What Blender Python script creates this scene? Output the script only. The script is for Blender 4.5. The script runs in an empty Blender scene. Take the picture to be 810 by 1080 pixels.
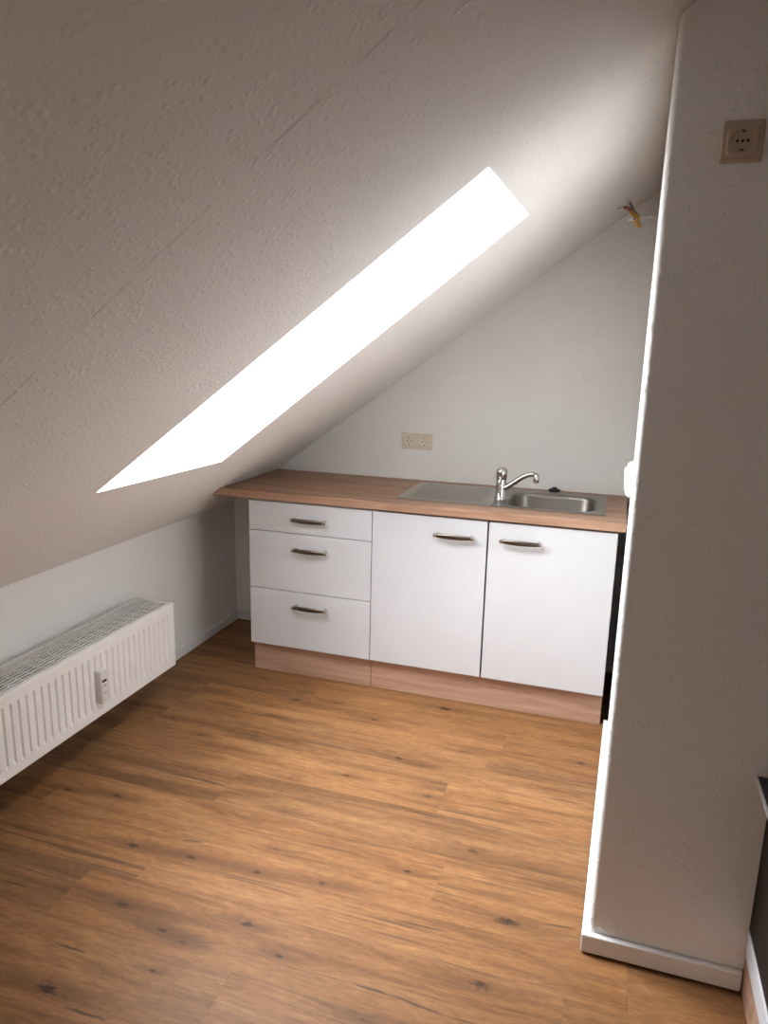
import bpy, bmesh, math, random
from mathutils import Vector, Matrix
random.seed(4)
S = bpy.context.scene
COL = S.collection
PI = math.pi

# ------------------------------------------------------------------ camera
YAW, PITCH, ROLL = 0.3067, 0.2212, 0.0237
fwd = Vector((-math.sin(YAW)*math.cos(PITCH), math.cos(YAW)*math.cos(PITCH), -math.sin(PITCH)))
rt = Vector((math.cos(YAW), math.sin(YAW), 0))
upv = rt.cross(fwd)
r2 = rt*math.cos(ROLL) + upv*math.sin(ROLL)
u2 = -rt*math.sin(ROLL) + upv*math.cos(ROLL)
cd = bpy.data.cameras.new('camera')
cam = bpy.data.objects.new('camera', cd)
COL.objects.link(cam)
cam.matrix_world = Matrix(((r2.x, u2.x, -fwd.x, 2.0005), (r2.y, u2.y, -fwd.y, -3.5407), (r2.z, u2.z, -fwd.z, 1.5377), (0, 0, 0, 1)))
cd.sensor_fit = 'HORIZONTAL'
cd.sensor_width = 36.0
cd.lens = 767.44/810*36
cd.shift_y = 0.94/810
cd.clip_start = 0.02
S.camera = cam

# ------------------------------------------------------------------ light and exposure
M_ = 0.7365                                     # rise of the sloped ceiling per metre
ZK = 0.693                                      # height of the knee wall
SL = math.sqrt(1 + M_*M_)
NRM = Vector((-M_/SL, 0, 1/SL))                 # outward normal of the slope
w = bpy.data.worlds.new('World')
S.world = w
w.use_nodes = True
w.node_tree.nodes['Background'].inputs[0].default_value = (0.75, 0.87, 1.0, 1)
w.node_tree.nodes['Background'].inputs[1].default_value = 1.0

def area(name, loc, zaxis, xaxis, sx, sy, power, colr, spread=180):
    ld = bpy.data.lights.new(name, 'AREA')
    ld.shape = 'RECTANGLE'
    ld.size, ld.size_y = sx, sy
    ld.energy = power
    ld.color = colr
    ld.spread = math.radians(spread)
    o = bpy.data.objects.new(name, ld)
    COL.objects.link(o)
    z = Vector(zaxis).normalized()
    x = Vector(xaxis).normalized()
    y = z.cross(x)
    o.matrix_world = Matrix(((x.x, y.x, z.x, loc[0]), (x.y, y.y, z.y, loc[1]), (x.z, y.z, z.z, loc[2]), (0, 0, 0, 1)))
    return o
# daylight that falls through the roof window, then two added lamps
SHAFT = 0.36
sc_ = Vector((1.08, -1.47, ZK + M_*1.08)) + NRM*(SHAFT + 0.09)
P_WIDE, P_SKY = 47, 55
area('skylight_daylight', sc_, NRM, (1/SL, 0, M_/SL), 1.30, 0.72, P_WIDE, (0.90, 0.95, 1.0), 164)
sky_lamp_dir = Vector((-0.64, 0.06, 0.77)).normalized()                 # added lamp that aims extra light through the roof window
area('added_sky_lamp', sc_ + sky_lamp_dir*2.6, sky_lamp_dir, sky_lamp_dir.cross(Vector((0, 1, 0))), 1.8, 1.8, P_SKY, (0.97, 0.98, 1.0))
# added warm fill lamp outside the gable wall behind the camera
area('added_gable_fill', (1.35, -5.72, 0.82), (0, -1, 0), (1, 0, 0), 1.3, 0.9, 5.5, (1.0, 0.74, 0.52))

S.view_settings.view_transform = 'Standard'
S.view_settings.look = 'None'
S.view_settings.gamma = 1
S.view_settings.use_curve_mapping = False
S.view_settings.exposure = 0.84

# ------------------------------------------------------------------ material helpers
class NT:
    def __init__(self, name):
        self.m = bpy.data.materials.new(name)
        self.m.use_nodes = True
        self.t = self.m.node_tree
        self.b = self.t.nodes['Principled BSDF']
    def n(self, kind, **kw):
        x = self.t.nodes.new(kind)
        for k, v in kw.items():
            setattr(x, k, v)
        return x
    def put(self, sock, v):
        if hasattr(v, 'links'):
            self.t.links.new(v, sock)
        elif v is not None:
            sock.default_value = v
    def math(self, op, a, b=None, c=None, clamp=False):
        x = self.n('ShaderNodeMath', operation=op, use_clamp=clamp)
        for i, v in enumerate((a, b, c)):
            if v is not None:
                self.put(x.inputs[i], v)
        return x.outputs[0]
    def mix(self, f, a, b, blend='MIX'):
        x = self.n('ShaderNodeMix', data_type='RGBA', blend_type=blend)
        self.put(x.inputs[0], f)
        self.put(x.inputs[6], a if hasattr(a, 'links') else (*a, 1))
        self.put(x.inputs[7], b if hasattr(b, 'links') else (*b, 1))
        return x.outputs[2]
    def pos(self):
        return self.n('ShaderNodeTexCoord').outputs['Object']
    def mapping(self, v, sc=(1, 1, 1), loc=(0, 0, 0), rot=(0, 0, 0)):
        x = self.n('ShaderNodeMapping')
        self.put(x.inputs[0], v)
        x.inputs['Location'].default_value = loc
        x.inputs['Rotation'].default_value = rot
        x.inputs['Scale'].default_value = sc
        return x.outputs[0]
    def noise(self, v, scale, detail=3, rough=0.5, dist=0.0):
        x = self.n('ShaderNodeTexNoise')
        self.put(x.inputs['Vector'], v)
        x.inputs['Scale'].default_value = scale
        x.inputs['Detail'].default_value = detail
        x.inputs['Roughness'].default_value = rough
        x.inputs['Distortion'].default_value = dist
        return x.outputs[0]
    def ramp(self, f, stops):
        x = self.n('ShaderNodeValToRGB')
        self.put(x.inputs[0], f)
        e = x.color_ramp.elements
        while len(e) < len(stops):
            e.new(0.5)
        for i, (p, c) in enumerate(stops):
            e[i].position = p
            e[i].color = (*c, 1) if len(c) == 3 else c
        return x.outputs[0]
    def rng(self, v, a, b, c=0.0, d=1.0):
        x = self.n('ShaderNodeMapRange')
        self.put(x.inputs[0], v)
        for i, q in enumerate((a, b, c, d)):
            x.inputs[i+1].default_value = q
        return x.outputs[0]
    def bump(self, h, strength, dist=0.01):
        x = self.n('ShaderNodeBump')
        x.inputs['Strength'].default_value = strength
        x.inputs['Distance'].default_value = dist
        self.put(x.inputs['Height'], h)
        self.t.links.new(x.outputs[0], self.b.inputs['Normal'])
    def set(self, col=None, rough=None, metal=None, spec=None):
        if col is not None:
            self.put(self.b.inputs['Base Color'], col if hasattr(col, 'links') else (*col, 1))
        if rough is not None:
            self.put(self.b.inputs['Roughness'], rough)
        if metal is not None:
            self.put(self.b.inputs['Metallic'], metal)
        if spec is not None:
            self.b.inputs['Specular IOR Level'].default_value = spec
        return self

def simple(name, col, rough=0.5, metal=0.0, spec=0.5, var=0.03, scale=30):
    t = NT(name)
    f = t.noise(t.pos(), scale, 3)
    c = t.mix(t.rng(f, 0.3, 0.7), [x*(1-var) for x in col], [min(1, x*(1+var)) for x in col])
    t.set(c, rough, metal, spec)
    return t.m

def plaster(name, col, strength, seam=None):
    """woodchip wallpaper painted over: small lumps, a few larger chips"""
    t = NT(name)
    p = t.pos()
    n1 = t.noise(p, 85, 4, 0.6)
    v = t.n('ShaderNodeTexVoronoi', feature='F1')
    t.put(v.inputs['Vector'], t.mapping(p, (1, 1, 1), rot=(0.3, 0.5, 0.7)))
    v.inputs['Scale'].default_value = 75
    lump = t.rng(v.outputs['Distance'], 0.15, 0.5, 1, 0)
    m = t.rng(t.noise(p, 38, 2), 0.46, 0.6)
    h = t.math('ADD', t.math('MULTIPLY', n1, 0.7), t.math('MULTIPLY', t.math('MULTIPLY', lump, m), 0.8))
    big = t.noise(p, 2.2, 2)
    c = t.mix(t.rng(big, 0.3, 0.7), [x*0.97 for x in col], col)
    if seam is not None:
        s = t.n('ShaderNodeSeparateXYZ')
        t.put(s.inputs[0], p)
        wob = t.math('MULTIPLY', t.math('SUBTRACT', t.noise(p, 9, 2), 0.5), 0.012)
        d = t.math('ABSOLUTE', t.math('ADD', t.math('SUBTRACT', s.outputs[1], seam), wob))
        ln = t.rng(d, 0.0015, 0.005, 1, 0)
        brk = t.rng(t.noise(t.mapping(p, (3.2, 1, 1)), 1.5, 4, 0.7), 0.44, 0.54)
        f = t.math('MULTIPLY', ln, brk)
        c = t.mix(t.math('MULTIPLY', f, 0.35), c, [x*0.42 for x in col])
        h = t.math('SUBTRACT', h, t.math('MULTIPLY', f, 0.35))
    t.set(c, 0.9, 0, 0.2)
    t.bump(h, strength, 0.006)
    return t.m

KN = [(0.465, -0.95, 1), (0.321, -1.131, 1), (0.509, -1.213, 1), (0.275, -1.697, 1), (0.455, -1.668, 1.5), (0.611, -1.582, 1), (0.744, -0.803, 1.5), (0.924, -0.771, 1), (1.125, -0.853, 1), (1.163, -1.282, 1.4), (0.977, -1.369, 1), (1.39, -0.653, 2), (1.535, -0.973, 0.8), (1.313, -1.104, 1.3), (1.41, -1.124, 0.9), (1.751, -1.029, 0.8), (1.98, -0.897, 1.6), (1.479, -1.304, 1.2), (0.67, -1.869, 1.5), (0.869, -1.855, 1.6), (0.794, -2.089, 2.4), (0.956, -2.13, 1.2), (1.031, -2.147, 1), (1.008, -2.25, 0.8), (0.801, -2.378, 2.2), (1.044, -1.553, 1.1), (1.092, -1.847, 1.2), (1.294, -1.824, 1.5), (1.162, -2.037, 1.3), (1.103, -1.735, 1), (1.562, -2.208, 1.4), (1.29, -2.106, 1), (1.688, -1.536, 1.6), (1.517, -1.692, 1), (1.832, -1.791, 2.4), (1.799, -2.021, 2.2)]
CR = [(0.473, -1.491, 0.785, -1.484), (0.667, -1.17, 0.819, -1.153), (0.664, -1.489, 0.794, -1.492), (1.418, -1.407, 1.581, -1.408), (1.854, -1.169, 2.017, -1.163), (0.399, -2.121, 0.504, -2.123), (0.707, -2.26, 0.83, -2.261), (0.861, -2.405, 1.005, -2.403), (0.792, -1.793, 0.878, -1.782), (1.487, -2.117, 1.61, -2.124), (1.522, -1.889, 1.698, -1.884), (1.582, -2.121, 1.74, -2.132), (1.92, -1.766, 2.022, -1.757), (0.258, -0.772, 0.722, -0.792), (0.594, -0.988, 0.764, -0.97)]

def floor_material():
    t = NT('oak_plank_floor')
    p = t.pos()
    s = t.n('ShaderNodeSeparateXYZ')
    t.put(s.inputs[0], p)
    X, Y = s.outputs[0], s.outputs[1]
    W, L = 0.2, 1.38
    yy = t.math('DIVIDE', t.math('ADD', Y, 0.59), -W)          # row 0 lies between -0.59 and -0.79
    row = t.math('FLOOR', yy)
    fr = t.math('SUBTRACT', yy, row)
    off = t.math('MULTIPLY', t.math('FRACT', t.math('MULTIPLY', row, 0.377)), L)
    for i, o in {0: 0.795, 2: 1.64, 4: 0.79, 5: 1.615, 6: 2.149, 3: 0.15, 1: 0.3, 7: 0.62, 8: 1.2}.items():
        k = t.math('COMPARE', row, float(i), 0.1)
        off = t.math('ADD', t.math('MULTIPLY', off, t.math('SUBTRACT', 1.0, k)), t.math('MULTIPLY', k, float(o)))
    xx = t.math('DIVIDE', t.math('SUBTRACT', X, off), L)
    colm = t.math('FLOOR', xx)
    fx = t.math('SUBTRACT', xx, colm)
    cid = t.n('ShaderNodeCombineXYZ')
    t.put(cid.inputs[0], row)
    t.put(cid.inputs[1], colm)
    wn = t.n('ShaderNodeTexWhiteNoise', noise_dimensions='3D')
    t.put(wn.inputs['Vector'], cid.outputs[0])
    rnd = wn.outputs['Value']
    # knots: core field and a wide field that bends the grain
    core = wide = None
    wob = t.math('MULTIPLY', t.math('SUBTRACT', t.noise(t.mapping(p, (0.5, 1.3, 1)), 95, 3, 0.65), 0.5), 1.7)
    for kk, (x, y, r) in enumerate(KN):
        dx = t.math('MULTIPLY', t.math('SUBTRACT', X, x), 1/(0.016*r))
        dy = t.math('MULTIPLY', t.math('SUBTRACT', Y, y), 1/(0.0072*r))
        d = t.math('MULTIPLY_ADD', dx, dx, t.math('MULTIPLY', dy, dy))
        a = t.math('MULTIPLY', t.math('POWER', 2.718, t.math('MULTIPLY', d, -1.0)), (0.62, 0.95, 0.75, 1.1, 0.85)[kk % 5] + (0.15 if r > 1.9 else 0))
        ex_ = t.math('MULTIPLY_ADD', t.math('MULTIPLY', dx, dx), -0.025, t.math('MULTIPLY', t.math('MULTIPLY', dy, dy), -0.16))
        b = t.math('POWER', 2.718, ex_)
        core = a if core is None else t.math('ADD', core, a)
        wide = b if wide is None else t.math('ADD', wide, b)
    crack = None
    wy = t.math('MULTIPLY', t.math('SUBTRACT', t.noise(p, 14, 2), 0.5), 0.012)
    for x0, y0, x1, y1 in CR:
        sl = (y1-y0)/(x1-x0)
        dy = t.math('ADD', t.math('SUBTRACT', Y, t.math('MULTIPLY_ADD', X, sl, y0 - sl*x0)), wy)
        dx = t.math('MULTIPLY', t.math('SUBTRACT', X, (x0+x1)/2), 2/(x1-x0))
        tip = t.math('SUBTRACT', 1.0, t.math('MULTIPLY', dx, dx), clamp=True)
        q = t.math('MULTIPLY', tip, t.math('SUBTRACT', 1.0, t.math('ABSOLUTE', t.math('MULTIPLY', dy, 1/0.0052)), clamp=True))
        crack = q if crack is None else t.math('MAXIMUM', crack, q)
    # grain coordinates: stretched along the plank, shifted plank by plank, bent round the knots
    g = t.n('ShaderNodeCombineXYZ')
    t.put(g.inputs[0], t.math('MULTIPLY_ADD', rnd, 37.0, X))
    t.put(g.inputs[1], t.math('ADD', t.math('MULTIPLY_ADD', wide, 0.02, Y), t.math('MULTIPLY', rnd, 11.0)))
    t.put(g.inputs[2], rnd)
    G = g.outputs[0]
    broad = t.noise(t.mapping(G, (1.0, 10, 1)), 1.4, 4, 0.6, 0.6)
    mid = t.noise(t.mapping(G, (2.2, 34, 1)), 1.6, 4, 0.6, 0.6)
    fine = t.noise(t.mapping(G, (7, 190, 1)), 1.5, 3, 0.7, 0.2)
    c = t.ramp(broad, [(0.27, (0.115, 0.050, 0.018)), (0.46, (0.262, 0.125, 0.049)), (0.68, (0.350, 0.178, 0.075))])
    c = t.mix(t.math('MULTIPLY', t.rng(mid, 0.45, 0.72), 0.6), c, (0.165, 0.080, 0.034))
    c = t.mix(t.math('MULTIPLY', t.rng(fine, 0.5, 0.7), 0.5), c, (0.155, 0.074, 0.031))
    mott = t.noise(t.mapping(G, (20, 75, 1)), 1.3, 3, 0.65)
    c = t.mix(1.0, c, t.ramp(mott, [(0.3, (0.80, 0.78, 0.76)), (0.7, (1.14, 1.13, 1.12))]), 'MULTIPLY')
    tint = t.ramp(rnd, [(0.0, (0.86, 0.86, 0.88)), (0.5, (1.0, 0.98, 0.95)), (1.0, (1.08, 1.0, 0.92))])
    c = t.mix(1.0, c, tint, 'MULTIPLY')
    # dark streaks that follow the grain here and there
    st = t.math('MULTIPLY', t.rng(t.noise(t.mapping(G, (1.4, 60, 1)), 1.0, 3, 0.6), 0.55, 0.65), t.rng(t.noise(t.mapping(G, (0.9, 4, 1), (5, 3, 1)), 1.6, 2), 0.45, 0.60))
    c = t.mix(t.math('MULTIPLY', st, 0.8), c, (0.10, 0.05, 0.025))
    halo = t.math('MULTIPLY', t.rng(t.math('ADD', wide, t.math('MULTIPLY', wob, 0.45)), 0.25, 1.1), 0.7)
    c = t.mix(halo, c, (0.12, 0.052, 0.021))
    c = t.mix(t.math('MULTIPLY', t.rng(t.math('ADD', core, t.math('MULTIPLY', wob, 0.8)), 0.36, 0.85), 0.9), c, (0.040, 0.019, 0.009))
    c = t.mix(t.math('MULTIPLY', t.rng(crack, 0.1, 0.7), 0.85), c, (0.06, 0.035, 0.02))
    ey = t.math('MULTIPLY', t.math('MINIMUM', fr, t.math('SUBTRACT', 1.0, fr)), W)
    ex = t.math('MULTIPLY', t.math('MINIMUM', fx, t.math('SUBTRACT', 1.0, fx)), L)
    e = t.math('MINIMUM', ex, ey)
    seam = t.rng(e, 0.0004, 0.0018, 1, 0)
    c = t.mix(t.math('MULTIPLY', seam, 0.22), c, (0.14, 0.08, 0.045))
    rough = t.rng(fine, 0.2, 0.8, 0.42, 0.56)
    t.set(c, rough, 0, 0.25)
    h = t.math('SUBTRACT', t.math('MULTIPLY', fine, -0.25), t.math('ADD', seam, t.math('MULTIPLY', crack, 0.7)))
    t.bump(h, 0.25, 0.002)
    return t.m

def laminate(name, base, dark, light):
    t = NT(name)
    p = t.pos()
    a = t.noise(t.mapping(p, (1.6, 26, 26)), 1.4, 4, 0.6, 0.4)
    b = t.noise(t.mapping(p, (9, 230, 230)), 1.2, 3, 0.7, 0.2)
    c = t.ramp(a, [(0.3, dark), (0.5, base), (0.72, light)])
    c = t.mix(t.math('MULTIPLY', t.rng(b, 0.5, 0.75), 0.5), c, dark)
    t.set(c, 0.5, 0, 0.3)
    t.bump(b, 0.08, 0.002)
    return t.m

def steel(name, col, rough, lin):
    t = NT(name)
    f = t.noise(t.mapping(t.pos(), lin), 3, 3, 0.6)
    t.set(t.mix(f, [x*0.97 for x in col], col), t.rng(f, 0.3, 0.7, rough*0.95, rough*1.05), 1.0)
    return t.m

MAT = {}
MAT['wall'] = plaster('white_woodchip_wall', (0.875, 0.865, 0.84), 0.36)
MAT['ceil'] = plaster('white_woodchip_ceiling', (0.865, 0.835, 0.805), 0.36, seam=-2.555)
MAT['floor'] = floor_material()
MAT['trim'] = simple('white_trim_paint', (0.80, 0.79, 0.78), 0.45, var=0.02)
MAT['front'] = simple('white_cabinet_front', (0.605, 0.603, 0.615), 0.38, var=0.012, scale=9)
MAT['carcass'] = simple('white_carcass_board', (0.72, 0.71, 0.70), 0.6)
MAT['side'] = simple('gap_shade_board', (0.05, 0.045, 0.04), 0.7)  # darkened so door gaps read black: their shade is in the colour
MAT['top'] = laminate('oak_worktop_laminate', (0.40, 0.235, 0.155), (0.27, 0.145, 0.09), (0.50, 0.315, 0.215))
MAT['plinth'] = laminate('oak_plinth_laminate', (0.46, 0.275, 0.19), (0.34, 0.195, 0.13), (0.54, 0.345, 0.25))
MAT['steel'] = steel('brushed_stainless', (0.50, 0.48, 0.455), 0.34, (3, 160, 160))
MAT['bowl'] = steel('shaded_stainless_bowl', (0.29, 0.27, 0.245), 0.36, (160, 160, 160))  # darker copy of the sink steel, shade of the bowl in its colour
MAT['chrome'] = steel('polished_chrome', (0.55, 0.545, 0.54), 0.1, (10, 10, 10))
MAT['nickel'] = steel('nickel_dark_reflection', (0.17, 0.145, 0.12), 0.3, (20, 60, 60))  # reflection of the dark room put into the metal's colour
MAT['nickel_end'] = steel('nickel_bright_reflection', (0.66, 0.61, 0.56), 0.25, (20, 20, 20))  # same nickel with a bright reflection put into its colour
MAT['radiator'] = simple('radiator_enamel', (0.87, 0.845, 0.82), 0.35, var=0.015)
MAT['fins'] = simple('radiator_fin_grey', (0.13, 0.13, 0.125), 0.6)
MAT['meter'] = simple('meter_plastic', (0.72, 0.68, 0.64), 0.45)
MAT['display'] = simple('meter_display', (0.03, 0.03, 0.03), 0.2)
MAT['cream'] = simple('cream_socket_plastic', (0.74, 0.65, 0.52), 0.35)
MAT['cream_shaded'] = simple('shaded_cream_plastic', (0.50, 0.39, 0.29), 0.4)  # darker copy of the cream plastic, shade of the wall included
MAT['ivory'] = simple('ivory_switch_plastic', (0.82, 0.79, 0.70), 0.35)
MAT['black'] = simple('black_rubber', (0.012, 0.012, 0.013), 0.45)
MAT['hole'] = simple('dark_hole', (0.006, 0.005, 0.005), 0.9)
MAT['glass_black'] = simple('black_glass', (0.012, 0.012, 0.013), 0.12)
MAT['oven_dark'] = simple('dark_brown_enamel', (0.022, 0.015, 0.012), 0.6, spec=0.15)
MAT['trim_metal'] = steel('bright_aluminium_trim', (0.85, 0.84, 0.83), 0.45, (20, 20, 20))
MAT['cable_white'] = simple('white_cable_sheath', (0.80, 0.79, 0.76), 0.5)
MAT['wire_brown'] = simple('brown_wire', (0.36, 0.13, 0.10), 0.5)
MAT['wire_yellow'] = simple('yellow_wire', (0.72, 0.42, 0.05), 0.5)
MAT['wire_grey'] = simple('grey_wire', (0.30, 0.28, 0.28), 0.5)

def glass_mat():
    t = NT('window_glass')
    tr = t.n('ShaderNodeBsdfTransparent')
    gl = t.n('ShaderNodeBsdfGlossy')
    gl.inputs['Roughness'].default_value = 0.02
    fr = t.n('ShaderNodeFresnel')
    mx = t.n('ShaderNodeMixShader')
    t.t.links.new(t.math('MULTIPLY', fr.outputs[0], 0.6), mx.inputs[0])
    t.t.links.new(tr.outputs[0], mx.inputs[1])
    t.t.links.new(gl.outputs[0], mx.inputs[2])
    t.t.links.new(mx.outputs[0], t.t.nodes['Material Output'].inputs[0])
    return t.m
MAT['glass'] = glass_mat()

# ------------------------------------------------------------------ mesh helpers
def obj(name, bm, mat, parent=None, smooth=None, bevel=None, seg=2, kind=None, label=None):
    bmesh.ops.recalc_face_normals(bm, faces=bm.faces[:])
    me = bpy.data.meshes.new(name)
    bm.to_mesh(me)
    bm.free()
    o = bpy.data.objects.new(name, me)
    COL.objects.link(o)
    me.materials.append(MAT[mat] if isinstance(mat, str) else mat)
    if parent is not None:
        o.parent = parent
    if bevel:
        md = o.modifiers.new('bevel', 'BEVEL')
        md.width = bevel
        md.segments = seg
        md.limit_method = 'ANGLE'
        md.angle_limit = math.radians(40)
    if smooth is not None:
        for f in me.polygons:
            f.use_smooth = True
        me.set_sharp_from_angle(angle=math.radians(smooth))
    if kind:
        o['kind'] = kind
    if label:
        o['label'] = label
    return o

def thing(name, label, cat, loc=(0, 0, 0), rz=0, group=None):
    o = bpy.data.objects.new(name, None)
    o.empty_display_size = 0.05
    COL.objects.link(o)
    o.location = loc
    o.rotation_euler = (0, 0, rz)
    o['label'] = label
    o['category'] = cat
    if group:
        o['group'] = group
    return o

def box(bm, x0, x1, y0, y1, z0, z1):
    v = [bm.verts.new(c) for c in ((x0, y0, z0), (x1, y0, z0), (x1, y1, z0), (x0, y1, z0), (x0, y0, z1), (x1, y0, z1), (x1, y1, z1), (x0, y1, z1))]
    for f in ((0, 3, 2, 1), (4, 5, 6, 7), (0, 1, 5, 4), (1, 2, 6, 5), (2, 3, 7, 6), (3, 0, 4, 7)):
        bm.faces.new([v[i] for i in f])
    return v

def newbox(*a):
    bm = bmesh.new()
    box(bm, *a)
    return bm

def prism(bm, poly, z0, z1):
    """upright prism; z1 may be a function of (x, y)"""
    f1 = z1 if callable(z1) else (lambda x, y: z1)
    a = [bm.verts.new((x, y, z0)) for x, y in poly]
    b = [bm.verts.new((x, y, f1(x, y))) for x, y in poly]
    n = len(poly)
    for i in range(n):
        j = (i+1) % n
        bm.faces.new((a[i], a[j], b[j], b[i]))
    bm.faces.new(b)
    bm.faces.new(a[::-1])

def loft(bm, loops, cap0=True, cap1=True, closed=True):
    vs = [[bm.verts.new(c) for c in lp] for lp in loops]
    n = len(vs[0])
    for a, b in zip(vs, vs[1:]):
        for i in range(n if closed else n-1):
            j = (i+1) % n
            bm.faces.new((a[i], a[j], b[j], b[i]))
    if cap0:
        bm.faces.new(vs[0][::-1])
    if cap1:
        bm.faces.new(vs[-1])
    return vs

def tube(bm, pts, rad, n=12, cap=True):
    """round tube along a polyline; rad may be a list"""
    pts = [Vector(q) for q in pts]
    if not isinstance(rad, (list, tuple)):
        rad = [rad]*len(pts)
    ref = None
    loops = []
    for i, q in enumerate(pts):
        d = (pts[min(i+1, len(pts)-1)] - pts[max(i-1, 0)]).normalized()
        if ref is None:
            ref = d.orthogonal().normalized()
        a = (ref - d*ref.dot(d)).normalized()
        b = d.cross(a)
        ref = a
        loops.append([q + (a*math.cos(2*PI*k/n) + b*math.sin(2*PI*k/n))*rad[i] for k in range(n)])
    loft(bm, loops, cap, cap)

def curve_pts(ctrl, n=24):
    """Catmull-Rom through the control points"""
    c = [Vector(q) for q in ctrl]
    c = [c[0]*2 - c[1]] + c + [c[-1]*2 - c[-2]]
    out = []
    segs = len(c) - 3
    for s in range(segs):
        p0, p1, p2, p3 = c[s:s+4]
        m = max(2, n//segs)
        for k in range(m):
            u = k/m
            out.append(0.5*((2*p1) + (p2-p0)*u + (2*p0-5*p1+4*p2-p3)*u*u + (3*p1-p0-3*p2+p3)*u**3))
    out.append(c[-2])
    return out

def lathe(bm, prof, n=32, axis='z', c=(0, 0, 0)):
    """profile (r, h) turned about an axis; closed at both ends where r is 0"""
    loops = []
    for r, h in prof:
        r = max(r, 1e-5)
        lp = []
        for k in range(n):
            a = 2*PI*k/n
            if axis == 'z':
                lp.append((c[0] + r*math.cos(a), c[1] + r*math.sin(a), c[2] + h))
            else:                                       # turned about -Y: h is the distance out from the wall
                lp.append((c[0] + r*math.cos(a), c[1] - h, c[2] + r*math.sin(a)))
        loops.append(lp)
    loft(bm, loops)

def rrect(cx, cy, hx, hy, r, n=8):
    out = []
    for sx, sy, a0 in ((1, 1, 0), (-1, 1, PI/2), (-1, -1, PI), (1, -1, 1.5*PI)):
        for k in range(n+1):
            a = a0 + PI/2*k/n
            out.append((cx + sx*(hx-r) + r*math.cos(a), cy + sy*(hy-r) + r*math.sin(a)))
    return out

# ------------------------------------------------------------------ room shell
XP, YP = 2.047, -1.817              # corner of the wall on the right
XE, YE = 4.6, -5.6                  # far right and rear limits of the room
ZT = 2.6
XT = (ZT - ZK)/M_
zs = lambda x: ZK + M_*x

obj('floor', newbox(-0.12, XE+0.12, YE-0.12, 0.12, -0.08, 0), 'floor', kind='structure')
bm = bmesh.new()
prism(bm, [(-0.12, YE-0.12), (0, YE-0.12), (0, 0.12), (-0.12, 0.12)], 0, lambda x, y: zs(x))
obj('wall_left', bm, 'wall', kind='structure')
bm = bmesh.new()
prism(bm, [(0, 0), (XT, 0), (XE+0.12, 0), (XE+0.12, 0.12), (XT, 0.12), (0, 0.12)], 0, lambda x, y: min(zs(x), ZT))
obj('wall_back', bm, 'wall', kind='structure')

# wall on the right: ends in a rounded plaster corner; its left face drifts slightly away towards the back
R_ = 0.013
arc = []
for k in range(7):
    a = PI + PI/2*k/6
    arc.append((XP + R_ + R_*math.cos(a), YP + R_ + R_*math.sin(a)))
poly = [(2.088, -0.001), (2.073, -0.6)] + arc + [(XT, YP), (XE, YP), (XE, -0.001), (XT, -0.001)]
bm = bmesh.new()
prism(bm, poly, 0, lambda x, y: min(zs(x), ZT) - 0.0005)
obj('wall_right', bm, 'wall', kind='structure', smooth=30)
obj('wall_side', newbox(XE, XE+0.12, YE-0.12, YP, 0, ZT), 'wall', kind='structure')

# gable wall behind the camera with an opening added for the fill lamp
def wall_with_hole(x0, x1, y0, y1, hx0, hx1, hz0, hz1):
    bm = bmesh.new()
    xs = [0.0, hx0, hx1, XT, XE]
    for i in range(4):
        a, b = xs[i], xs[i+1]
        for lo, hi in ([(0, None)] if i != 1 else [(0, hz0), (hz1, None)]):
            prism(bm, [(a, y0), (b, y0), (b, y1), (a, y1)], lo, (lambda x, y: min(zs(x), ZT)) if hi is None else hi)
    return bm
obj('wall_front', wall_with_hole(0, XE, YE-0.12, YE, 0.75, 1.95, 0.45, 1.2), 'wall', kind='structure')
bm = bmesh.new()
for a in ((0.75, 0.80, 0.45, 1.2), (1.90, 1.95, 0.45, 1.2), (0.80, 1.90, 0.45, 0.50), (0.80, 1.90, 1.15, 1.2)):
    box(bm, a[0], a[1], YE-0.09, YE-0.03, a[2], a[3])
w2 = obj('added_window', bm, 'trim', kind='structure', bevel=0.004)  # unseen window, added to let the fill light in
obj('pane', newbox(0.79, 1.91, YE-0.065, YE-0.06, 0.49, 1.16), 'glass', w2)

# ceiling: the slope with the roof-window opening and its shaft, then the flat part
Aq, Bq, Cq, Dq = [Vector((x, y, zs(x))) for x, y in ((0.561, -1.802), (1.683, -1.839), (1.694, -1.205), (0.546, -1.057))]
upd = Vector((-0.86, 0, 0.51)).normalized()
upd = upd*(SHAFT/upd.dot(NRM))
top4 = [Aq + NRM*SHAFT, Bq + upd, Cq + upd, Dq + NRM*SHAFT]
bm = bmesh.new()
def slope_piece(ya, yb, quad, tops):
    """a length of the slope with one window opening, its shaft and the outer skin"""
    P = lambda x, y: bm.verts.new((x, y, zs(x)))
    o = [P(0, ya), P(XT, ya), P(XT, yb), P(0, yb)]
    q = [bm.verts.new(v) for v in quad]
    e = [bm.verts.new(v) for v in tops]
    k = [bm.verts.new(v.co + NRM*SHAFT) for v in o]
    for i in range(4):
        j = (i+1) % 4
        bm.faces.new((o[i], o[j], q[j], q[i]))
        bm.faces.new((q[i], q[j], e[j], e[i]))
        bm.faces.new((k[i], k[j], e[j], e[i]))
        bm.faces.new((o[i], o[j], k[j], k[i]))
slope_piece(YE-0.12, 0.12, [Aq, Bq, Cq, Dq], top4)
obj('ceiling', bm, 'ceil', kind='structure')
bm = bmesh.new()
box(bm, XT, XE+0.12, YE-0.12, 0.12, ZT, ZT+0.1)
obj('ceiling', bm, 'ceil', kind='structure')

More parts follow.
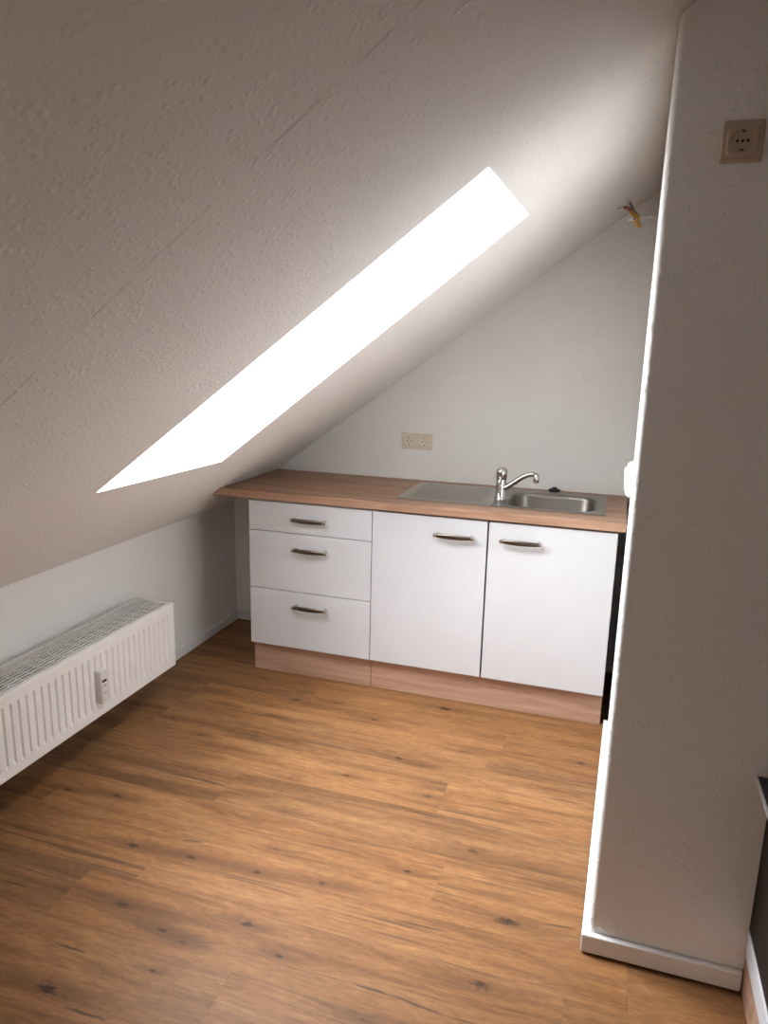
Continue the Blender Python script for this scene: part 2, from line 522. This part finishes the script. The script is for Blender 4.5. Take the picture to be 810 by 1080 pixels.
# roof window: frame, sash and pane at the outer end of the shaft
def slab4(bm, q, lo, hi):
    loft(bm, [[v + NRM*lo for v in q], [v + NRM*hi for v in q]])
def roof_window(name, q4):
    cen = sum(q4, Vector())/4
    inner = [v.lerp(cen, 0.09) for v in q4]
    outer = [v + (v-cen)*0.06 for v in q4]
    bm = bmesh.new()
    for i in range(4):
        j = (i+1) % 4
        slab4(bm, [outer[i], outer[j], inner[j], inner[i]], 0.001, 0.06)
    w1 = obj(name, bm, 'trim', kind='structure')
    bm = bmesh.new()
    slab4(bm, inner, 0.03, 0.036)
    obj('pane', bm, 'glass', w1)
roof_window('window_1', top4)

# skirting boards
TH = 0.018
def skirting(name, segs, z0=0.0, h=0.055):
    bm = bmesh.new()
    for pl in segs:
        prism(bm, pl, z0, h)
    return obj(name, bm, 'trim', kind='structure', bevel=0.004)
skirting('baseboard_left', [[(0, YE), (0.016, YE), (0.016, 0), (0, 0)]], h=0.05)
skirting('baseboard_back', [[(0.016, -0.016), (0.40, -0.016), (0.40, 0), (0.016, 0)]], h=0.05)
skirting('baseboard_right', [[(XP-TH, YP-TH), (2.414, YP-TH), (2.414, YP), (XP, YP), (2.0725, -0.62), (2.0725-TH, -0.62)]], z0=0.005, h=0.058)

# ------------------------------------------------------------------ kitchen cabinets
YF = -0.5928                        # front face of doors and drawers
ZB, ZF = 0.1457, 0.8457
UNITS = [(0.4096, 1.0118), (1.0150, 1.5215), (1.5290, 2.042)]
T = 0.018
def carcass(bm, x0, x1, top):
    yb, yf = -0.02, YF + 0.021
    box(bm, x0, x0+T, yf, yb, ZB, 0.853)
    box(bm, x1-T, x1, yf, yb, ZB, 0.853)
    box(bm, x0+T, x1-T, yf, yb, ZB, ZB+T)
    box(bm, x0+T, x1-T, yb-0.006, yb, ZB+T, 0.853)
    if top:
        box(bm, x0+T, x1-T, yf, yb-0.006, 0.835, 0.853)
    else:
        box(bm, x0+T, x1-T, yf, yf+0.03, 0.835, 0.853)
    for x in (x0+0.06, x1-0.06):
        for y in (yf+0.08, yb-0.06):
            lathe(bm, [(0, 0), (0.025, 0), (0.025, 0.01), (0.015, 0.02), (0.015, ZB), (0, ZB)], 12, c=(x, y, 0))

def handle(parent, cx, cz):
    """flat bow handle with two posts; dark and bright reflections are put into their colours"""
    y0 = YF
    bm = bmesh.new()
    loops = []
    N = 20
    for i in range(N+1):
        u = i/N*2 - 1
        x = cx + u*0.076
        out = 0.027 + 0.006*(1-u*u)
        hz = 0.0075 + 0.0035*(1-u*u)
        hy = 0.0042
        q = []
        for k in range(12):
            a = 2*PI*k/12
            q.append((x, y0 - out + hy*math.cos(a), cz + hz*math.sin(a)))
        loops.append(q)
    loft(bm, loops)
    h = obj('handle', bm, 'nickel', parent, smooth=50, label='satin metal bow handle, dark reflection in its colour')
    for s in (-1, 1):
        bm = bmesh.new()
        x = cx + s*0.079
        tube(bm, [(x - s*0.006, y0+0.0005, cz), (x - s*0.004, y0-0.018, cz), (x, y0-0.027, cz)], [0.009, 0.0075, 0.0085], 12)
        lathe(bm, [(0, 0), (0.0086, 0.0), (0.0086, 0.006), (0, 0.008)], 12, 'y', (x, y0-0.0245, cz))
        obj('handle_post', bm, 'nickel_end', h, smooth=50, label='metal handle end, bright reflection in its colour')
    return h

def front(name, parent, x0, x1, z0, z1):
    return obj(name, newbox(x0, x1, YF, YF+0.019, z0, z1), 'front', parent, bevel=0.0015)

u = UNITS[0]
t = thing('drawer_cabinet', 'white kitchen base cabinet with three drawers, at the left end under the worktop', 'cabinet', ((u[0]+u[1])/2, -0.3, 0))
def rebase(root):
    """children were built in room coordinates: keep them where they are under the moved parent"""
    bpy.context.view_layer.update()
    inv = root.matrix_world.inverted()
    for c in root.children:
        c.matrix_parent_inverse = inv
bm = bmesh.new(); carcass(bm, *u, True)
obj('carcass', bm, 'carcass', t)
for z0, z1, hc in ((0.7075, ZF, (0.715, 0.775)), (0.4275, 0.7042, (0.721, 0.634)), (ZB, 0.4242, (0.722, 0.359))):
    d = front('drawer', t, u[0], u[1], z0, z1)
    handle(d, *hc)
rebase(t)
u = UNITS[1]
t = thing('door_cabinet', 'white base cabinet with one door between the drawers and the rightmost door, handle top right', 'cabinet', ((u[0]+u[1])/2, -0.3, 0), group='base cabinets with one white door')
bm = bmesh.new(); carcass(bm, *u, False)
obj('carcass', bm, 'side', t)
d = front('door', t, u[0], u[1], ZB, ZF); handle(d, 1.383, 0.772)
rebase(t)
u = UNITS[2]
t = thing('door_cabinet', 'white base cabinet with one door below the sink bowl, rightmost in the row', 'cabinet', ((u[0]+u[1])/2, -0.3, 0), group='base cabinets with one white door')
bm = bmesh.new(); carcass(bm, *u, False)
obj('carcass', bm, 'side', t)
d = front('door', t, u[0], u[1], ZB, ZF); handle(d, 1.665, 0.774)
rebase(t)

def plain(name, bm, mat, label, cat, group=None, **k):
    o = obj(name, bm, mat, **k)
    o['label'] = label
    o['category'] = cat
    if group:
        o['group'] = group
    return o
bm = bmesh.new()
box(bm, 0.4125, 1.0105, YF+0.03, YF+0.046, 0, ZB-0.002)
box(bm, 0.4125, 0.4285, YF+0.046, -0.03, 0, ZB-0.002)
plain('plinth_board', bm, 'plinth', 'short wood-look plinth board on the floor below the three drawers', 'plinth', bevel=0.001)
plain('plinth_board', newbox(1.0125, 2.041, YF+0.03, YF+0.046, 0, ZB-0.002), 'plinth', 'long wood-look plinth board on the floor below the two white doors', 'plinth', bevel=0.001)

# worktop: fits under the slope on the left, cut out for the sink
ZW0, ZW = 0.8555, 0.8931
YW = -0.6079
SX0, SX1, SY0, SY1 = 1.088, 1.985, -0.505, -0.075          # sink plate
BX0, BX1, BY0, BY1 = 1.565, 1.945, -0.475, -0.145           # bowl opening
bm = bmesh.new()
xs = [None, 0.45, BX0-0.012, BX1+0.012, 2.0715]
ys = [YW, BY0-0.012, BY1+0.012, -0.001]
V = {}
for k, z in enumerate((ZW0, ZW)):
    for i, x in enumerate(xs):
        for j, y in enumerate(ys):
            xx = (z - ZK)/M_ + 0.004 if x is None else x
            V[i, j, k] = bm.verts.new((xx, y, z))
for i in range(4):
    for j in range(3):
        if (i, j) == (2, 1):
            continue
        bm.faces.new([V[q] for q in ((i, j, 1), (i+1, j, 1), (i+1, j+1, 1), (i, j+1, 1))])
        bm.faces.new([V[q] for q in ((i, j, 0), (i, j+1, 0), (i+1, j+1, 0), (i+1, j, 0))])
for i in range(4):
    bm.faces.new([V[q] for q in ((i, 0, 0), (i+1, 0, 0), (i+1, 0, 1), (i, 0, 1))])
    bm.faces.new([V[q] for q in ((i, 3, 0), (i, 3, 1), (i+1, 3, 1), (i+1, 3, 0))])
for j in range(3):
    bm.faces.new([V[q] for q in ((0, j, 0), (0, j, 1), (0, j+1, 1), (0, j+1, 0))])
    bm.faces.new([V[q] for q in ((4, j, 0), (4, j+1, 0), (4, j+1, 1), (4, j, 1))])
bm.faces.new([V[q] for q in ((2, 1, 0), (3, 1, 0), (3, 1, 1), (2, 1, 1))])
bm.faces.new([V[q] for q in ((2, 2, 0), (2, 2, 1), (3, 2, 1), (3, 2, 0))])
bm.faces.new([V[q] for q in ((2, 1, 0), (2, 1, 1), (2, 2, 1), (2, 2, 0))])
bm.faces.new([V[q] for q in ((3, 1, 0), (3, 2, 0), (3, 2, 1), (3, 1, 1))])
plain('worktop', bm, 'top', 'long oak-look kitchen worktop on the white cabinets, reaching under the sloped ceiling', 'worktop', bevel=0.004, seg=3)

# ------------------------------------------------------------------ sink
t = thing('kitchen_sink', 'stainless steel inset sink with ribbed drainer on the left, set in the worktop', 'sink', (1.54, -0.29, ZW))
zt_ = ZW + 0.004
bm = bmesh.new()
# drainer half: ridges run along its length
NX, NY = 40, 84
XD = BX0 - 0.05
grid = []
for i in range(NX+1):
    x = SX0 + (XD-SX0)*i/NX
    rowv = []
    for j in range(NY+1):
        y = SY0 + (SY1-SY0)*j/NY
        fx = min(1, max(0, min(x-SX0-0.03, XD-0.03-x)/0.03))
        fy = min(1, max(0, min(y-SY0-0.035, SY1-0.035-y)/0.01))
        rid = 0.5 - 0.5*math.cos(2*PI*(y-SY0-0.035)/0.036)
        edge = min(x-SX0, y-SY0, SY1-y)
        z = zt_ - 0.002*fx*fy + 0.0055*fx*fy*(rid**2) - (0.0036 if edge < 0.001 else 0)
        rowv.append(bm.verts.new((x, y, z)))
    grid.append(rowv)
for i in range(NX):
    for j in range(NY):
        bm.faces.new((grid[i][j], grid[i+1][j], grid[i+1][j+1], grid[i][j+1]))
obj('drainer', bm, 'steel', t, smooth=60)
# bowl half: flat rim, rolled edge, bowl walls, bottom
bm = bmesh.new()
n = 8
cx, cy = (BX0+BX1)/2, (BY0+BY1)/2
hx, hy = (BX1-BX0)/2, (BY1-BY0)/2
out = []
ib = rrect(cx, cy, hx, hy, 0.075, n)
x0, x1, y0, y1 = XD, SX1, SY0, SY1
for x, y in ib:                                           # push each bowl point out to the plate's rectangle
    dx, dy = (x-cx), (y-cy)
    k = min(((x1-cx) if dx > 0 else (x0-cx))/dx if abs(dx) > 1e-6 else 9, ((y1-cy) if dy > 0 else (y0-cy))/dy if abs(dy) > 1e-6 else 9)
    out.append((cx+dx*k, cy+dy*k))
for qx, qy in ((x1, y1), (x0, y1), (x0, y0), (x1, y0)):
    i = min(range(len(out)), key=lambda k: (out[k][0]-qx)**2 + (out[k][1]-qy)**2)
    out[i] = (qx, qy)
L = lambda ring, z: [(x, y, z) for x, y in ring]
def shr(d, r):
    return rrect(cx, cy, hx-d, hy-d, r, n)
loops = [L(out, ZW+0.0004)]
loops.append(L([(x + (0.0015 if x == x0 else -0.0015 if x == x1 else 0)*0, y) for x, y in out], zt_-0.0002))
loops += [L(shr(-0.008, 0.082), zt_), L(ib, zt_-0.0005), L(shr(0.004, 0.071), zt_-0.004), L(shr(0.008, 0.068), zt_-0.015),
          L(shr(0.014, 0.064), zt_-0.11), L(shr(0.024, 0.056), zt_-0.132), L(shr(0.045, 0.045), zt_-0.143), L(shr(0.1, 0.03), zt_-0.147)]
loft(bm, loops, False, True)
obj('bowl', bm, 'bowl', t, smooth=50)
bm = bmesh.new()
lathe(bm, [(0, 0), (0.04, 0), (0.042, 0.002), (0.03, 0.003), (0.026, 0.001), (0, 0.001)], 32, c=(cx, cy, zt_-0.1468))
obj('strainer', bm, 'chrome', t, smooth=40)
rebase(t)

# ------------------------------------------------------------------ tap
TX, TY, TZ = 1.532, -0.345, zt_
t = thing('faucet', 'chrome single lever kitchen faucet standing on the steel sink', 'faucet', (TX, TY, TZ))
bm = bmesh.new()
lathe(bm, [(0, 0), (0.029, 0), (0.029, 0.004), (0.026, 0.008), (0.0235, 0.012), (0.0225, 0.05), (0.0225, 0.088), (0.0215, 0.0905), (0, 0.091)], 32)
obj('body', bm, 'chrome', t, smooth=45)
bm = bmesh.new()
lathe(bm, [(0, 0.0905), (0.0205, 0.0905), (0.0235, 0.094), (0.0245, 0.122), (0.0235, 0.132), (0.018, 0.139), (0, 0.141)], 32)
lv = obj('lever_cap', bm, 'chrome', t, smooth=45)
bm = bmesh.new()
tube(bm, curve_pts([(0.004, 0.018, 0.126), (0.002, 0.045, 0.128), (0.0, 0.08, 0.129)], 10), [0.007]*6 + [0.0065]*4 + [0.005], 10)
obj('lever', bm, 'chrome', lv, smooth=45)
bm = bmesh.new()
sp = curve_pts([(0.012, 0, 0.048), (0.05, -0.001, 0.075), (0.095, -0.003, 0.108), (0.13, -0.004, 0.122), (0.152, -0.005, 0.118)], 24)
tube(bm, sp, [0.0125 - 0.002*i/(len(sp)-1) for i in range(len(sp))], 16)
spo = obj('spout', bm, 'chrome', t, smooth=45)
bm = bmesh.new()
lathe(bm, [(0, -0.022), (0.0105, -0.022), (0.0125, -0.019), (0.0125, 0.012), (0.008, 0.017), (0, 0.018)], 20, c=(0.152, -0.005, 0.108))
obj('aerator', bm, 'chrome', spo, smooth=45)

# black stopper lying on the worktop behind the bowl
t = thing('sink_stopper', 'black rubber sink stopper lying on the worktop against the back wall', 'stopper', (1.741, -0.034, ZW))
bm = bmesh.new()
lathe(bm, [(0, 0), (0.024, 0), (0.028, 0.003), (0.028, 0.008), (0.025, 0.011), (0.016, 0.012), (0, 0.012)], 28)
obj('disc', bm, 'black', t, smooth=45)
bm = bmesh.new()
lathe(bm, [(0, 0.011), (0.013, 0.011), (0.012, 0.018), (0.008, 0.021), (0, 0.022)], 20)
obj('knob', bm, 'black', t, smooth=45)

# ------------------------------------------------------------------ radiator
RX0, RX1 = 0.036, 0.222
RY1, RY0 = -0.942, -2.342
RZ0, RZ1 = 0.1444, 0.435
t = thing('radiator', 'long white ribbed panel radiator mounted low on the knee wall', 'radiator', (0.0, (RY0+RY1)/2, RZ0))
bm = bmesh.new()
pitch = 0.0333
cols = [(RY1, 0.0), (RY1-0.0005, 1.0)]
cols = [(RY1, -1)]
y = RY1 - 0.003
cols.append((y, 0))
nrib = int((RY1-RY0-0.05)/pitch)
y = RY1 - 0.025
for k in range(nrib):
    for o_, g in ((0.0, 0), (0.0185, 0), (0.0225, 1), (0.0285, 1), (0.0325, 0)):
        cols.append((y - k*pitch - o_, g))
cols += [(RY0+0.003, 0), (RY0, -1)]
rows = [(RZ0, -1), (RZ0+0.003, 0), (RZ0+0.036, 0), (RZ0+0.047, 1), (RZ1-0.049, 1), (RZ1-0.038, 0), (RZ1-0.003, 0), (RZ1, -1)]
vs = []
for yy, g in cols:
    q = []
    for z, h in rows:
        x = RX1
        if g == -1 or h == -1:
            x -= 0.003
        elif g == 1 and h == 1:
            x -= 0.006
        q.append(bm.verts.new((x, yy, z)))
    vs.append(q)
for i in range(len(vs)-1):
    for j in range(len(rows)-1):
        bm.faces.new((vs[i][j], vs[i+1][j], vs[i+1][j+1], vs[i][j+1]))
# return flange behind the front sheet
edge = [v[0] for v in vs] + [q for q in vs[-1][1:]] + [v[-1] for v in vs[::-1][1:]] + [q for q in vs[0][::-1][1:-1]]
back = [bm.verts.new((RX1-0.018, v.co.y, v.co.z)) for v in edge]
for i in range(len(edge)):
    j = (i+1) % len(edge)
    bm.faces.new((edge[i], edge[j], back[j], back[i]))
bm.faces.new(back)
obj('front_panel', bm, 'radiator', t, smooth=20)
obj('back_panel', newbox(RX0, RX0+0.016, RY0+0.002, RY1-0.002, RZ0+0.004, RZ1-0.006), 'radiator', t, bevel=0.003)
for y0 in (RY0+0.001, RY1-0.013):
    obj('side_panel', newbox(RX0+0.004, RX1-0.017, y0, y0+0.012, RZ0+0.012, RZ1-0.0005), 'radiator', t, bevel=0.003)
bm = bmesh.new()                                            # top grille: long bars crossed by short ones
gx0, gx1 = RX0+0.002, RX1-0.0175
box(bm, gx0, gx0+0.006, RY0+0.013, RY1-0.013, RZ1-0.008, RZ1)
box(bm, gx1-0.006, gx1, RY0+0.013, RY1-0.013, RZ1-0.008, RZ1)
nb = 9
for i in range(1, nb):
    x = gx0 + 0.003 + (gx1-gx0-0.006)*i/nb
    box(bm, x-0.0022, x+0.0022, RY0+0.013, RY1-0.013, RZ1-0.007, RZ1-0.001)
y = RY0 + 0.03
while y < RY1-0.02:
    box(bm, gx0+0.005, gx1-0.005, y-0.0014, y+0.0014, RZ1-0.0075, RZ1-0.0025)
    y += 0.05
obj('top_grille', bm, 'radiator', t)
bm = bmesh.new()                                            # convector sheets below the grille
y = RY0 + 0.03
while y < RY1-0.03:
    box(bm, RX0+0.02, RX1-0.022, y, y+0.0015, RZ0+0.03, RZ1-0.028)
    y += 0.0166
obj('convector_fins', bm, 'fins', t)
for y in (RY0+0.25, RY1-0.25):
    obj('wall_bracket', newbox(0.0005, RX0+0.002, y-0.02, y+0.02, RZ0+0.04, RZ1-0.05), 'radiator', t)
# heat cost meter clipped on the front
my, mz0, mz1 = -1.443, 0.205, 0.338
bm = bmesh.new()
prof = rrect(0, 0, 0.019, (mz1-mz0)/2, 0.006, 4)
zc = (mz0+mz1)/2
loft(bm, [[(RX1-0.004, my+a, zc+b) for a, b in prof], [(RX1+0.022, my+a, zc+b) for a, b in prof], [(RX1+0.026, my+a*0.85, zc+b*0.96) for a, b in prof]])
mt = obj('heat_meter', bm, 'meter', t, smooth=35, label='grey plastic heat cost meter')
obj('display', newbox(RX1+0.0245, RX1+0.0268, my-0.012, my+0.012, zc+0.020, zc+0.029), 'display', mt)
for dz in (0.008, 0.002, -0.026):
    bm = bmesh.new()
    box(bm, RX1+0.0245, RX1+0.0265, my-0.010, my+0.010, zc+dz, zc+dz+0.0016)
    obj('printed_line', bm, 'fins', mt)
rebase(t)

# ------------------------------------------------------------------ sockets
def socket_frame(parent, n, s, mat):
    bm = bmesh.new()
    wd = s*n/2
    k = 5
    o_ = rrect(0, 0, wd, s/2, 0.006, k)
    loft(bm, [[(x, -0.0003, z) for x, z in o_], [(x, -0.008, z) for x, z in o_], [(x*(1-0.003/wd), -0.011, z*(1-0.006/s)) for x, z in o_]])
    return obj('frame', bm, mat, parent, smooth=35)
def socket_insert(parent, cx, s, mat, dark, three):
    bm = bmesh.new()
    n = 32
    sq = []
    h = s*0.375
    for i in range(n):
        a = 2*PI*i/n
        c, q = math.cos(a), math.sin(a)
        k = 1/max(abs(c), abs(q))
        k = min(k, 1.25)
        sq.append((h*c*k, h*q*k))
    ci = lambda r, y: [(cx + r*math.cos(2*PI*i/n), y, r*math.sin(2*PI*i/n)) for i in range(n)]
    loft(bm, [[(cx+x, -0.0105, z) for x, z in sq], [(cx+x, -0.0145, z) for x, z in sq], [(cx+x*0.94, -0.0165, z*0.94) for x, z in sq],
              ci(0.0225*s/0.08, -0.0165), ci(0.0215*s/0.08, -0.0155), ci(0.0205*s/0.08, -0.0115), ci(0.004, -0.0115)], True, True)
    ins = obj('socket_insert', bm, mat, parent, smooth=35)
    for dx in ((-0.0095, 0, 0.0095) if three else (-0.0095, 0.0095)):
        bm = bmesh.new()
        lathe(bm, [(0, 0.0114), (0.0028, 0.0114), (0.0028, 0.0121), (0, 0.0121)], 14, 'y', (cx+dx, 0, 0))
        obj('pin_hole', bm, 'hole', ins)
    for s_ in (1, -1):
        bm = bmesh.new()
        box(bm, cx-0.003, cx+0.003, -0.0150, -0.0112, s_*0.0175-0.0022, s_*0.0175+0.0022)
        obj('earth_clip', bm, dark, ins)
t = thing('wall_socket', 'cream double power socket on the back wall above the worktop', 'socket', (1.047, 0, 1.089))
socket_frame(t, 2, 0.08, 'cream')
socket_insert(t, -0.04, 0.08, 'cream', 'nickel', False)
socket_insert(t, 0.04, 0.08, 'cream', 'nickel', False)
t = thing('wall_socket', 'cream single power socket high on the shaded wall on the right', 'socket', (2.187, YP, 1.958))
socket_frame(t, 1, 0.078, 'cream_shaded')
socket_insert(t, 0, 0.078, 'cream_shaded', 'nickel', True)

# light switch on the left face of the right wall
t = thing('light_switch', 'ivory rounded light switch on the bright edge of the right wall above the worktop', 'switch', (2.0562, -1.40, 1.196), -PI/2)
bm = bmesh.new()
o_ = rrect(0, 0, 0.042, 0.048, 0.02, 6)
loft(bm, [[(x*k, -y, z*k) for x, z in o_] for k, y in ((1, -0.001), (1, 0.007), (0.96, 0.012), (0.86, 0.017), (0.7, 0.019))])
obj('cover', bm, 'ivory', t, smooth=60)
bm = bmesh.new()
o_ = rrect(0, 0, 0.026, 0.03, 0.006, 4)
loft(bm, [[(x*k, -y - (0.003 if z > 0 else 0), z*k) for x, z in o_] for k, y in ((1, 0.0185), (0.96, 0.022))])
obj('rocker', bm, 'ivory', t, smooth=40)

# loose lamp cable sticking out of the right wall near the ceiling
CX, CY, CZ = 2.0795, -0.33, 2.064
t = thing('lamp_cable', 'bare lamp cable with yellow and brown wire ends sticking out of the right wall', 'cable', (CX, CY, CZ))
bm = bmesh.new()
tube(bm, curve_pts([(0.004, 0, 0), (-0.025, 0.002, 0.004), (-0.05, -0.004, 0.001), (-0.075, -0.002, 0.006)], 18), 0.008, 10)
obj('sheath', bm, 'cable_white', t, smooth=50)
def wire(mat, ctrl, r=0.0042, tip=True):
    bm = bmesh.new()
    tube(bm, curve_pts(ctrl, 16), r, 8)
    o = obj('wire', bm, mat, t, smooth=50)
    if tip:
        a, b = Vector(ctrl[-2]), Vector(ctrl[-1])
        d = (b-a).normalized()
        bm = bmesh.new()
        tube(bm, [b - d*0.006, b + d*0.014], [0.0075, 0.0068], 10)
        obj('wire_cap', bm, 'cable_white', o, smooth=50)
    return o
wire('wire_brown', [(-0.074, -0.002, 0.006), (-0.100, -0.006, 0.026), (-0.120, -0.008, 0.040), (-0.138, -0.01, 0.034)], 0.0062)
wire('wire_grey', [(-0.074, 0.0, 0.008), (-0.094, 0.002, 0.030), (-0.104, 0.003, 0.050), (-0.116, 0.004, 0.066)], 0.005)
wire('wire_yellow', [(-0.072, -0.004, 0.004), (-0.086, -0.012, -0.006), (-0.072, -0.02, -0.024), (-0.069, -0.022, -0.036)], 0.0085, False)
wire('wire_yellow', [(-0.074, -0.004, 0.006), (-0.096, -0.010, 0.014), (-0.103, -0.016, 0.024)], 0.0065, False)
bm = bmesh.new()
box(bm, -0.112, -0.080, -0.036, -0.018, -0.013, -0.001)
blk = obj('terminal_block', bm, 'cable_white', t, bevel=0.003, label='white terminal block')
bm = bmesh.new()
lathe(bm, [(0, 0), (0.0042, 0), (0.0042, 0.0008), (0, 0.0008)], 12, 'y', (-0.088, -0.0362, -0.007))
obj('screw_hole', bm, 'hole', blk)

# ------------------------------------------------------------------ unit at the right edge of the view
AX, AY1, AY0, AXE = 2.416, YP-0.001, YP-0.60, 3.01
t = thing('oven_unit', 'low dark unit with silver edged black top against the shaded right wall', 'oven', ((AX+AXE)/2, (AY0+AY1)/2, 0))
obj('plinth', newbox(AX+0.002, AXE, AY0+0.004, AY1, 0, 0.116), 'plinth', t, label='wood-look plinth')
obj('base_panel', newbox(AX-0.004, AXE, AY0, AY1, 0.116, 0.177), 'front', t, bevel=0.002, label='white base panel')
obj('body', newbox(AX, AXE, AY0, AY1, 0.177, 0.575), 'oven_dark', t, bevel=0.002)
tp = obj('top_plate', newbox(AX-0.032, AXE, AY0-0.006, AY1, 0.5752, 0.587), 'glass_black', t, bevel=0.002, label='black glass top')
bm = bmesh.new()
box(bm, AX-0.037, AX-0.032, AY0-0.011, AY1, 0.581, 0.5885)
box(bm, AX-0.032, AXE, AY0-0.011, AY0-0.006, 0.581, 0.5885)
obj('trim', bm, 'trim_metal', tp, label='silver edge trim')
rebase(t)
